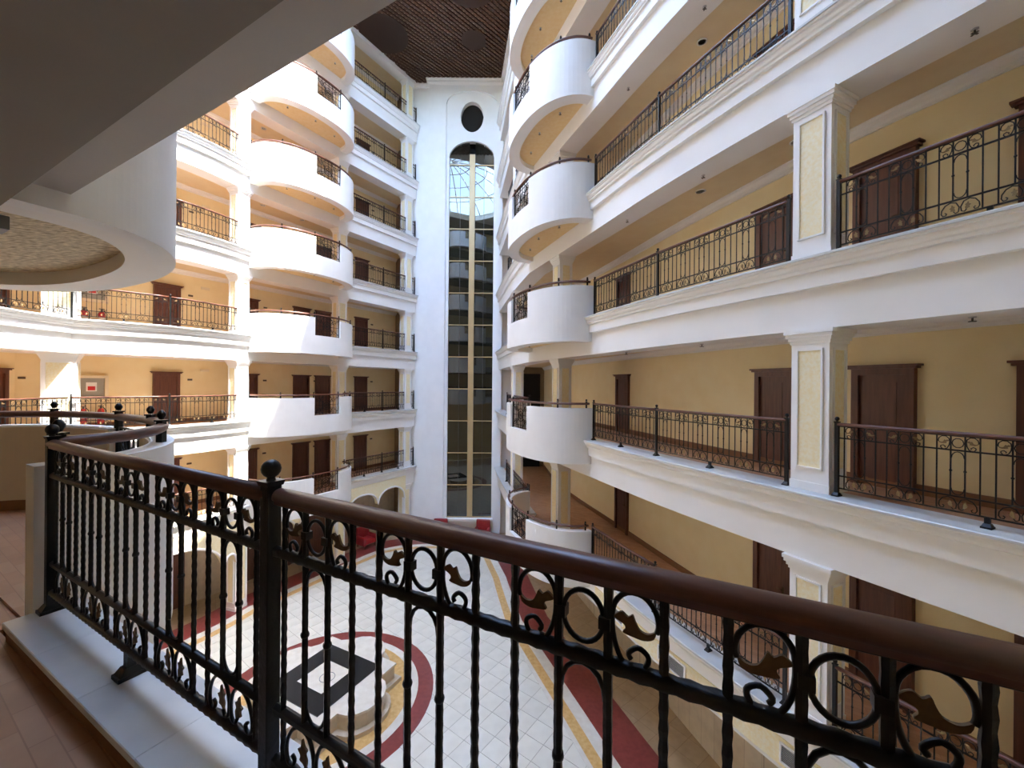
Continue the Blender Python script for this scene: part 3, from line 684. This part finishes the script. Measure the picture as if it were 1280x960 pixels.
# ================================================================== assembly
build_shell(); build_tower()
sLS, sLE = PL.near(DR_L[0]), PL.near(DR_L[1]); sRS, sRE = PR.near(DR_R[0]), PR.near(DR_R[1]); sCor = PL.near((-13.05, 12.1))
for i in range(1, 9):
    ll = 'sunlit gallery of the ' + storey(i) if i < 8 else 'roof beam over the sunlit galleries'
    lr = 'shaded gallery of the ' + storey(i) + ' with yellow wall' if i < 8 else 'roof beam over the shaded galleries'
    gl = gallery('left', PL, PWL, i, [(0, sLS + 0.15), (sLE - 0.1, PL.L)], ll); gr = gallery('right', PR, PWR, i, [(0, sRS + 0.1), (sRE - 0.2, PR.L)], lr)
    if i == 1: G1R = gr
# cream band under the first shaded gallery with its air grilles
k1 = K(1)
mb = MB(); sweep(mb, PR.sub(sRE + 0.3, PR.L), [(0.04, -0.50), (0.065, -0.50), (0.065, -0.92), (0.04, -0.92)], k1); obj('fascia_panel', mb, 'panel_cream', G1R)
for j, s in enumerate((1.2, 3.1, 5.6, 7.4)):
    (x, y), a = PR.at(sRE + s); nx, ny = math.sin(a), -math.cos(a); x += nx * 0.075; y += ny * 0.075
    t = empty('air_grille', (x, y, k1 - 0.7), 'louvred air grille in the cream band under the first shaded gallery', 'vent', 'air grilles in the cream band')
    mb = MB(); w_ = 0.7
    ca, sa = math.cos(a), math.sin(a)
    for sg in (-1, 1): mb.box((x + ca * sg * w_ / 2, y + sa * sg * w_ / 2, k1 - 0.7), (0.03, 0.03, 0.30), a); mb.box((x, y, k1 - 0.7 + sg * 0.14), (w_, 0.03, 0.03), a)
    obj('frame', mb, 'white', t)
    me = MB().box((0, 0, 0), (w_, 0.012, 0.012)).mesh('louvre', 'grey_metal')
    for q in range(9): put('louvre', me, t, (x, y, k1 - 0.7 - 0.11 + q * 0.0275), a)

# columns
def col_at(P, s, o): (x, y), a = P.at(s); return (x + math.sin(a) * o, y - math.cos(a) * o), a
cR = [(PR.near((4.27, 5.87)), 'beside the wide doorways'), (PR.near((1.42, 13.3)), 'behind the curved balcony'), (PR.near((0.05, 18.3)), 'near the glass tower'), (PR.near((6.7, 1.3)), 'at the end by our gallery')]
cL = [(sCor, 'at the bend of the gallery', 0.72), (sLS - 0.2, 'at the near end of the curved balcony', 0.5), (sLE - 0.15, 'at the far end of the curved balcony', 0.5), (PL.L - 0.55, 'next to the glass tower wall', 0.5)]
for i in range(0, 8):
    kb = K(i) if i else 0.0; tp = K(i + 1) - 1.0; st = storey(i) if i else 'in the lobby'
    for s, wh in cR:
        if i == 0: continue
        c, a = col_at(PR, s, -0.19 if 'curved' not in wh else -0.28); column(c, a, kb, tp, 'white cream-panelled column %s, shaded side, %s' % (wh, st), 'columns of the shaded galleries')
    for s, wh, wd in cL:
        c, a = col_at(PL, s, -0.19); 
        if wd > 0.6: a = PL.at(sCor + 0.3)[1]; c = (c[0] - 0.22, c[1] + 0.12)
        column(c, a, kb, tp, 'white cream-panelled column %s, sunlit side, %s' % (wh, st), 'columns of the sunlit galleries', wd)

# curved balconies
for i in range(1, 8):
    drum(DR_L[0], DR_L[1], 1.62, K(i), 'white curved balcony on the sunlit side of the ' + storey(i), 'curved balconies')
    drum(DR_R[0], DR_R[1], 1.40, K(i), 'white curved balcony on the shaded side of the ' + storey(i), 'curved balconies')
for i in range(2, 8):
    drum(DR_O[0], DR_O[1], 1.20, K(i), 'white curved balcony joined to our own gallery, ' + storey(i), 'curved balconies', lining='lining_beige' if i == 2 else None, near=(i < 4), bottom=-0.69, paneltex='soffit_brushed')

# our own gallery
PO = Path([ours(4.2), ours(-12)])
for i in range(2, 9):
    k = K(i)
    t = empty('gallery_slab', (*ours(0), k - 0.5), ('our own gallery floor on the ' + storey(i)) if i == 2 else ('gallery over ours at the ' + storey(i) if i < 8 else 'roof edge over our own gallery'), 'gallery', None, 'structure')
    if i == 2:
        mb = MB(); sweep(mb, [ours(4.2), ours(-2.86)], [(0.15, -0.035), (0.15, -0.60), (-0.165, -0.60), (-0.165, -0.035)], k); obj('cornice', mb, 'white', t)
        mb = MB(); sweep(mb, PO.P, [(-0.165, -0.12), (-0.165, -0.45), (-2.9, -0.45), (-2.9, -0.12)], k); obj('corridor_floor', mb, 'corridor_floor', t)
        mb = MB(); sweep(mb, [ours(-3.06), ours(-6.9)], [(-0.17, -0.12), (-0.17, -0.3), (0.30, -0.3), (0.30, -0.12)], k); obj('threshold', mb, 'corridor_floor', t)
        mb = MB(); sweep(mb, [ours(4.2), ours(-2.86)], [(-0.163, -0.12), (-0.163, -0.035), (-0.175, -0.035), (-0.175, -0.12)], k); obj('kerb_riser', mb, 'skirting', t)
        tt = -2.86
        while tt < 3.5:
            e = tt + 0.62; mb = MB(); sweep(mb, [ours(e - 0.002), ours(tt)], [(-0.19, -0.035), (0.17, -0.035), (0.17, -0.004), (0.166, 0), (-0.186, 0), (-0.19, -0.004)], k); obj('kerb_stone', mb, 'marble', t); tt = e
    else:
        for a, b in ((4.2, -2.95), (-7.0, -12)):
            mb = MB(); sweep(mb, [ours(a), ours(b)], [(0.095, 0), (0.095, -0.56), (-0.17, -0.56), (-0.17, 0)], k); obj('cornice', mb, 'cornice_shade', t)
        mb = MB(); sweep(mb, PO.P, [(-0.165, -0.12), (-0.165, -0.69), (-2.9, -0.69), (-2.9, -0.12)], k); obj('beam', mb, 'soffit_shade', t)

kit0 = make_kit(1.0, 0, 'bronze'); kit1 = make_kit(0.905, 1, 'bronze_bright'); kit2 = make_kit(0.905, 2, 'bronze_bright')
railing(Path([ours(-0.428), ours(-2.80)]), K(2), kit0, 'black wrought-iron railing in our gallery between ball-topped post and curved parapet', 'railings of our own gallery', 0, n_bays=19)
railing(Path([ours(1.957), ours(-0.428)]), K(2), kit0, 'black wrought-iron railing in our gallery with bronze leaves and dark wood handrail', 'railings of our own gallery', 0, newels=(1, 0), n_bays=19)
railing(Path([ours(4.15), ours(1.957)]), K(2), kit0, 'black wrought-iron railing in our gallery beyond the last ball-topped post', 'railings of our own gallery', 0, newels=(1, 0))
def rail_label(side, where, i): return 'black iron railing %s, %s side, %s' % (where, side, storey(i))
sA, sB, sC_ = sRE + 0.06, PR.near((3.08, 8.65)), PR.near((4.27, 5.87))
sm = PL.near((-11.37, 13.6)); sl = sLS - 0.08
for i in range(1, 7):
    if i <= 6:
        railing(Path(PR.sub(sA, sB)), K(i), kit1, rail_label('shaded', 'next to the curved balcony', i), 'railings of the shaded galleries', 1, newels=(1, 0))
        railing(Path(PR.sub(sB, sC_ - 0.33)), K(i), kit1, rail_label('shaded', 'up to the big panelled column', i), 'railings of the shaded galleries', 1)
        railing(Path(PR.sub(sC_ + 0.33, sC_ + 3.1)), K(i), kit1, rail_label('shaded', 'past the big panelled column', i), 'railings of the shaded galleries', 1)
    railing(Path(PR.sub(sRS - 5.0, sRS - 0.10)), K(i), kit2, rail_label('shaded', 'between curved balcony and glass tower', i), 'railings of the shaded galleries', 2)
for i in range(1, 8):
    if i <= 5:
        railing(Path(PL.sub(sm, sl)), K(i), kit1, rail_label('sunlit', 'next to the curved balcony', i), 'railings of the sunlit galleries', 1)
        railing(Path(PL.sub(sCor + 0.02, sm)), K(i), kit1, rail_label('sunlit', 'by the fire extinguishers', i), 'railings of the sunlit galleries', 1, newels=(1, 0))
    if i <= 3: railing(Path(PL.sub(sCor - 3.0, sCor - 0.02)), K(i), kit1, rail_label('sunlit', 'before the bend', i), 'railings of the sunlit galleries', 1, newels=(1, 0))
    smid = (sLE + PL.L) / 2
    railing(Path(PL.sub(sLE + 0.08, smid)), K(i), kit2, rail_label('sunlit', 'from curved balcony to middle post', i), 'railings of the sunlit galleries', 2)
    railing(Path(PL.sub(smid, PL.L - 0.06)), K(i), kit2, rail_label('sunlit', 'from middle post to tower wall', i), 'railings of the sunlit galleries', 2, newels=(0, 1))

# doors
def dl(side, where, i): return 'brown wooden door %s, %s side, %s' % (where, side, storey(i))
def hit(WP, r):     # arc length where x / y of the wall equals r
    best = min(range(2001), key=lambda q: abs(WP.at(WP.L * q / 2000)[0][0] / max(0.1, WP.at(WP.L * q / 2000)[0][1]) - r)); return WP.L * best / 2000
DR_DOORS = [(PWR.near((5.88, 6.47)), 'past the big panelled column'), (PWR.near((5.25, 8.2)), 'just before the big panelled column'), (PWR.near((3.72, 13.7)), 'near the curved balcony'), (PWR.near((6.68, 4.9)), 'second past the big panelled column')]
DL_DOORS = [(PWL.near((-13.1, 15.5)), 'nearest the fire extinguishers'), (PWL.near((-11.6, 17.95)), 'behind the balcony column'), (PWL.near((-10.35, 20.1)), 'first of the pair behind the curved balcony'), (PWL.near((-9.78, 21.1)), 'second of the pair behind the curved balcony'), (PWL.near((-8.5, 23.05)), 'in the bay next to the tower'), (PWL.near((-15.28, 12.0)), 'beyond the bend')]
for i in range(1, 8):
    for s, wh in DR_DOORS: door(PWR, s, K(i), dl('shaded', wh, i))
    for s, wh in DL_DOORS:
        door(PWL, s, K(i), dl('sunlit', wh, i))
        wall_box('door_plate', PWL, s + 0.75, K(i), 1.55, (0.16, 0.015, 0.07), 'plate_brass', 'dark plate by the door %s, %s' % (wh, storey(i)), 'sign', 'door number plates')
for i in range(1, 6):
    wall_box('wall_vent', PWL, DL_DOORS[0][0] + 1.25, K(i), 1.93, (0.30, 0.03, 0.10), 'cabinet_cream', 'small cream vent high on the sunlit wall, ' + storey(i), 'vent', 'small vents on the sunlit wall')
for j, (s, wh) in enumerate(DL_DOORS[:4]): door(PWL, s, 0.1, 'tall dark brown lobby door behind the arcade, %s' % wh, w=1.0, h=2.1)
# dark lift lobby opening at the far end of the shaded side
for i in range(1, 8):
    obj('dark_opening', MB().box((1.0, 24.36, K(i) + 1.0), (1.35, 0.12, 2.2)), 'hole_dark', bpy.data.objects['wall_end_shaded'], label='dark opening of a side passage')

# fire equipment on the sunlit side
for i in (2, 3, 4):
    s0 = PWL.near((-14.3, 13.9)); (x, y), a = PWL.at(s0); nx, ny = math.sin(a), -math.cos(a); ca, sa = math.cos(a), math.sin(a); k = K(i)
    t = empty('hose_cabinet', (x, y, k + 1.0), 'cream fire hose cabinet with glass front on the sunlit wall of the ' + storey(i), 'cabinet', 'fire hose cabinets')
    mb = MB(); c = (x + nx * 0.08, y + ny * 0.08)
    for sg in (-1, 1): mb.box((c[0] + ca * sg * 0.36, c[1] + sa * sg * 0.36, k + 1.25), (0.09, 0.16, 0.80), a); mb.box((c[0], c[1], k + 1.25 + sg * 0.36), (0.80, 0.16, 0.09), a)
    obj('frame', mb, 'cabinet_cream', t)
    obj('back', MB().box((x + nx * 0.03, y + ny * 0.03, k + 1.25), (0.66, 0.04, 0.66), a), 'glass_grey', t)
    obj('notice', MB().box((x + nx * 0.06, y + ny * 0.06, k + 1.27), (0.26, 0.01, 0.30), a), 'paper', t)
    obj('notice_print', MB().box((x + nx * 0.067, y + ny * 0.067, k + 1.22), (0.18, 0.006, 0.14), a), 'red_paint', t)
    for q, du in enumerate((-0.2, 0.22)):
        px, py = x + ca * du + nx * 0.17, y + sa * du + ny * 0.17; z = k + 0.02
        e = empty('fire_extinguisher', (px, py, z), 'red fire extinguisher under the hose cabinet, sunlit side of the ' + storey(i), 'fire extinguisher', 'fire extinguishers on the ' + storey(i))
        obj('cylinder', MB().lathe([(0.085, 0), (0.09, 0.02), (0.09, 0.42), (0.07, 0.49), (0.03, 0.52)], (px, py, z), 14), 'red_paint', e)
        mb = MB(); mb.lathe([(0.028, 0.52), (0.028, 0.58)], (px, py, z), 8); mb.box((px, py, z + 0.60), (0.14, 0.03, 0.025), a); obj('valve', mb, 'chrome_dark', e)
        mb = MB(); mb.tube([(px + ca * 0.05, py + sa * 0.05, z + 0.56), (px + ca * 0.13, py + sa * 0.13, z + 0.45), (px + ca * 0.115, py + sa * 0.115, z + 0.15)], 0.014, 6); obj('hose', mb, 'chrome_dark', e)
        obj('bracket', MB().box((px - nx * 0.115, py - ny * 0.115, z + 0.25), (0.12, 0.05, 0.3), a), 'grey_metal', e)
        obj('label_band', MB().lathe([(0.0915, 0.2), (0.0915, 0.32)], (px, py, z), 14), 'paper', e)

# ceiling fittings on the shaded side and under the balconies
for i in range(2, 7):
    zb = K(i + 1)
    for j, s in enumerate((sRE + 1.0, sRE + 3.4, sC_ + 1.5)):
        (x, y), a = PR.at(s); nx, ny = math.sin(a), -math.cos(a)
        sprinkler(x - nx * 0.35, y - ny * 0.35, zb - 1.0, 'small sprinkler head under the shaded gallery beam, ' + storey(i), 'sprinklers under the shaded beams, ' + storey(i))
    for j, s in enumerate((sRE + 2.6, sC_ - 0.9, sC_ + 2.2)):
        (x, y), a = PR.at(s); nx, ny = math.sin(a), -math.cos(a)
        downlight(x - nx * 1.15, y - ny * 1.15, zb - 0.82, 'round recessed light in the shaded gallery ceiling, ' + storey(i), 'recessed lights of the shaded gallery, ' + storey(i))
    for j, s in enumerate((sCor + 2.2, sLS + 1.2, sLS + 3.0)):
        (x, y), a = PL.at(s); nx, ny = math.sin(a), -math.cos(a)
        downlight(x - nx * 1.15, y - ny * 1.15, zb - 0.82, 'round recessed light in the sunlit gallery ceiling, ' + storey(i), 'recessed lights of the sunlit gallery, ' + storey(i))
    for nm, D, b in (('sunlit', DR_L, 1.62), ('shaded', DR_R, 1.40)):
        Q = drum_pts(D[0], D[1], b, 12, 0.75)
        for q in (3, 6, 9): sprinkler(Q[q][0], Q[q][1], zb - 0.65 + 0.149, 'small ceiling spot under the %s side curved balcony over the %s' % (nm, storey(i)), 'spots under the %s balcony over the %s' % (nm, storey(i)))
tag(obj('junction_box', MB().box((-3.83, 3.03, EYE + 1.155), (0.20, 0.10, 0.10), math.atan2(0.4801, -0.8772)), 'grey_metal', None, bevel=0.005), 'grey metal box under the edge beam by the brushed gold soffit', 'junction box')

# ------------------------------------------------------------------ lobby
FL = bpy.data.objects['floor']
BP = PL.P[:-1] + [(-7.0, 21.7)] + [(-5.9, 22.3), (-4.5, 22.5), (-2.0, 22.5), (-0.9, 22.0)] + PR.P[4:]
BP = [p for p in BP]
for nm, m, a, b in (('border_band', 'red_granite', -0.80, 0.20), ('border_strip', 'white_marble', 0.20, 0.52), ('border_strip', 'orange_marble', 0.52, 0.80), ('border_strip', 'white_marble', 0.80, 0.92)):
    mb = MB(); sweep(mb, BP, [(a, -0.01), (b, -0.01), (b, 0.006), (a, 0.006)], 0); obj(nm, mb, m, FL)
FC = (-5.15, 11.42)
def disc(r0, r1, m, nm, z=0.007):
    n = 64; A = [(FC[0] + r0 * math.cos(2*PI*q/n), FC[1] + r0 * math.sin(2*PI*q/n)) for q in range(n + 1)]; B = [(FC[0] + r1 * math.cos(2*PI*q/n), FC[1] + r1 * math.sin(2*PI*q/n)) for q in range(n + 1)]
    mb = MB(); mb.strip(A, B, -0.01, z); obj(nm, mb, m, FL)
disc(2.55, 2.98, 'red_granite', 'ring_inlay'); disc(2.32, 2.55, 'white_marble', 'ring_inlay'); disc(0.4, 2.32, 'orange_marble', 'ring_inlay')
poly = offset(BP, 0.50)
def inside(x, y):
    r = False; n = len(poly)
    for i in range(n):
        (x0, y0), (x1, y1) = poly[i], poly[i - 1]
        if (y0 > y) != (y1 > y) and x < (x1 - x0) * (y - y0) / (y1 - y0) + x0: r = not r
    return r
TS = 0.54; ang = math.atan2(0.797, 0.604); e1 = Vector((math.cos(ang), math.sin(ang))); e2 = Vector((-e1.y, e1.x)); tiles = []
for a in range(-60, 61):
    for b in range(-60, 61):
        p = Vector(FC) + e1 * (TS * a) + e2 * (TS * b)
        if p.y > 2.2 and inside(p.x, p.y) and (p - Vector(FC)).length > 1.6:
            u = 640 + 512 * p.x / p.y; v = 480 + 512 * EYE / p.y
            tiles.append(((0 if 190 < u < 860 and v < 975 else 1), p.y, p))
tiles.sort(key=lambda q: (q[0], q[1]))
tm = MB().box((0, 0, -0.008), (TS - 0.012, TS - 0.012, 0.02)).mesh('floor_tile', 'tile_white')
obj('grout_bed', MB().prism([p for p in poly][::-1], -0.019, -0.006), 'grout', FL)
for q, (f_, y, p) in enumerate(tiles[:300]): put('floor_tile', tm, FL, (p.x, p.y, 0), ang)
mb = MB()
for f_, y, p in tiles[300:]: mb.box((p.x, p.y, -0.008), (TS - 0.012, TS - 0.012, 0.02), ang)
obj('floor_tiles', mb, 'tile_white', FL, kind='stuff')

# fountain plinth
FA = math.atan2(-0.456, 0.89)
def floc(x, y): return (FC[0] + x * math.cos(FA) - y * math.sin(FA), FC[1] + x * math.sin(FA) + y * math.cos(FA))
def outline(g):
    P = []; h = 1.36 + g
    for q in range(4):
        base = []
        base.append((h, -h)); base.append((h, -0.72 - g))
        for j in range(9):
            a = -PI / 2 + PI * j / 8; base.append((h + (0.62) * math.cos(a), (0.72 + g) * math.sin(a)))
        base.append((h, 0.72 + g))
        for x, y in base: P.append(floc(x * math.cos(q * PI / 2) - y * math.sin(q * PI / 2), x * math.sin(q * PI / 2) + y * math.cos(q * PI / 2)))
    return P
t = empty('fountain_plinth', (*FC, 0), 'low marble fountain plinth with rounded lobes inside the red floor ring', 'fountain')
obj('base_step', MB().prism(outline(0.10), 0, 0.12), 'beige_marble', t)
obj('body', MB().prism(outline(-0.04), 0.12, 0.48), 'beige_marble', t); obj('coping', MB().prism(outline(0.0), 0.48, 0.54), 'white_marble', t)
mb = MB(); R1, R0 = 1.03, 0.50
for q in range(4):
    c1, c2 = [(R1, -R1), (R1, R1), (-R1, R1), (-R1, -R1)][q], [(R1, R1), (-R1, R1), (-R1, -R1), (R1, -R1)][q]
    s_ = R0 / R1
    A = [floc(*c1), floc(*c2)]; B = [floc(c1[0] * s_, c1[1] * s_), floc(c2[0] * s_, c2[1] * s_)]
    mb.strip(A, B, 0.53, 0.575)
obj('black_frame', mb, 'black_granite', t, label='square frame of black polished stone')
obj('centre_slab', MB().prism([floc(-R0, -R0), floc(R0, -R0), floc(R0, R0), floc(-R0, R0)], 0.53, 0.56), 'white_marble', t)
mb = MB(); mb.tube([(*floc(0.1 + 0.2 * math.cos(2*PI*q/24), 0.2 * math.sin(2*PI*q/24)), 0.565) for q in range(24)], 0.008, 5, closed=True); obj('nozzle_ring', mb, 'grey_metal', t)

# arcade under the first sunlit gallery
TRIM = [0]
def arcade(s0, s1, cusps, label):
    n = 60; c, a = col_at(PL, (s0 + s1) / 2, 0); TRIM[0] += 1; t = empty('trim_%d' % TRIM[0], (c[0], c[1], 2.4), label, 'arch', 'arcade arches', 'structure')
    A = []; B = []; Z = []
    ztop = K(1) - 0.45
    for q in range(n + 1):
        f = q / n; s = s0 + (s1 - s0) * f
        p, a = PL.at(s); A.append((p[0] + math.sin(a) * 0.12, p[1] - math.cos(a) * 0.12)); B.append((p[0] - math.sin(a) * 0.12, p[1] + math.cos(a) * 0.12))
        z = None
        for (f0, f1, zc, zs) in cusps:
            if f0 <= f <= f1: m_ = (2 * (f - f0) / (f1 - f0) - 1); z = zs + (zc - zs) * math.sqrt(max(0, 1 - abs(m_) ** 2.2))
        Z.append(z if z is not None else 2.25)
    mb = MB()
    for q in range(n):
        vs = [(*A[q], Z[q]), (*A[q+1], Z[q+1]), (*A[q+1], ztop), (*A[q], ztop), (*B[q], Z[q]), (*B[q+1], Z[q+1]), (*B[q+1], ztop), (*B[q], ztop)]
        mb.add(vs, [(0, 1, 2, 3), (4, 7, 6, 5), (0, 4, 5, 1)])
    obj('spandrel', mb, 'panel_cream', t)
    mb = MB(); mb.tube([(*A[q], Z[q]) for q in range(n + 1)], 0.045, 6); obj('arch_moulding', mb, 'white', t)
arcade(sLE + 0.1, PL.L - 0.75, [(0.02, 0.50, 3.05, 2.35), (0.50, 0.98, 3.05, 2.35)], 'cream double-arched fascia with white edge in the lobby next to the tower')
arcade(sCor + 0.3, sLS - 0.45, [(0.0, 0.12, 2.3, 1.6), (0.12, 0.88, 3.0, 1.9), (0.88, 1.0, 2.3, 1.9)], 'wide cream arch with white edge in the lobby under the sunlit galleries')
arcade(sLS + 0.1, sLE - 0.45, [(0.02, 0.50, 3.0, 2.3), (0.50, 0.98, 3.0, 2.3)], 'cream double arch with white edge in the lobby under the curved balcony')

def armchair(x, y, rz, label, group):
    t = empty('armchair', (x, y, 0), label, 'armchair', group); ca, sa = math.cos(rz), math.sin(rz)
    def L(a, b, c): return (x + a * ca - b * sa, y + a * sa + b * ca, c)
    obj('seat', MB().box(L(0, -0.02, 0.34), (0.60, 0.62, 0.26), rz), 'red_leather', t, bevel=0.05)
    bk = obj('backrest', MB().box(L(0, 0.34, 0.66), (0.80, 0.16, 0.74), rz), 'red_leather', t, bevel=0.06)
    for sg in (-1, 1): obj('armrest', MB().box(L(sg * 0.36, -0.02, 0.40), (0.16, 0.70, 0.46), rz), 'red_leather', t, bevel=0.06)
    me = MB().lathe([(0.016, -0.006), (0.012, 0.004), (0.001, 0.007)], (0, 0, 0), 6).mesh('button', 'red_leather')
    for q in range(3):
        for w_ in range(3): put('button', me, bk, L(-0.22 + 0.22 * w_, 0.255, 0.62 + 0.15 * q), rz)
    for sx in (-1, 1):
        for sy in (-1, 1): obj('leg', MB().frus(L(sx * 0.33, sy * 0.30, 0.012), (0.04, 0.04), (0.06, 0.06), 0.2, rz), 'wood_door', t)
armchair(-4.0, 23.05, 0, 'red tufted armchair at the foot of the tower on the sunlit side', 'red armchairs')
armchair(-1.62, 23.0, -0.15, 'red tufted armchair at the foot of the tower on the shaded side', 'red armchairs')
armchair(-7.7, 21.9, 1.0, 'red armchair in front of the double-arched arcade', 'red armchairs')
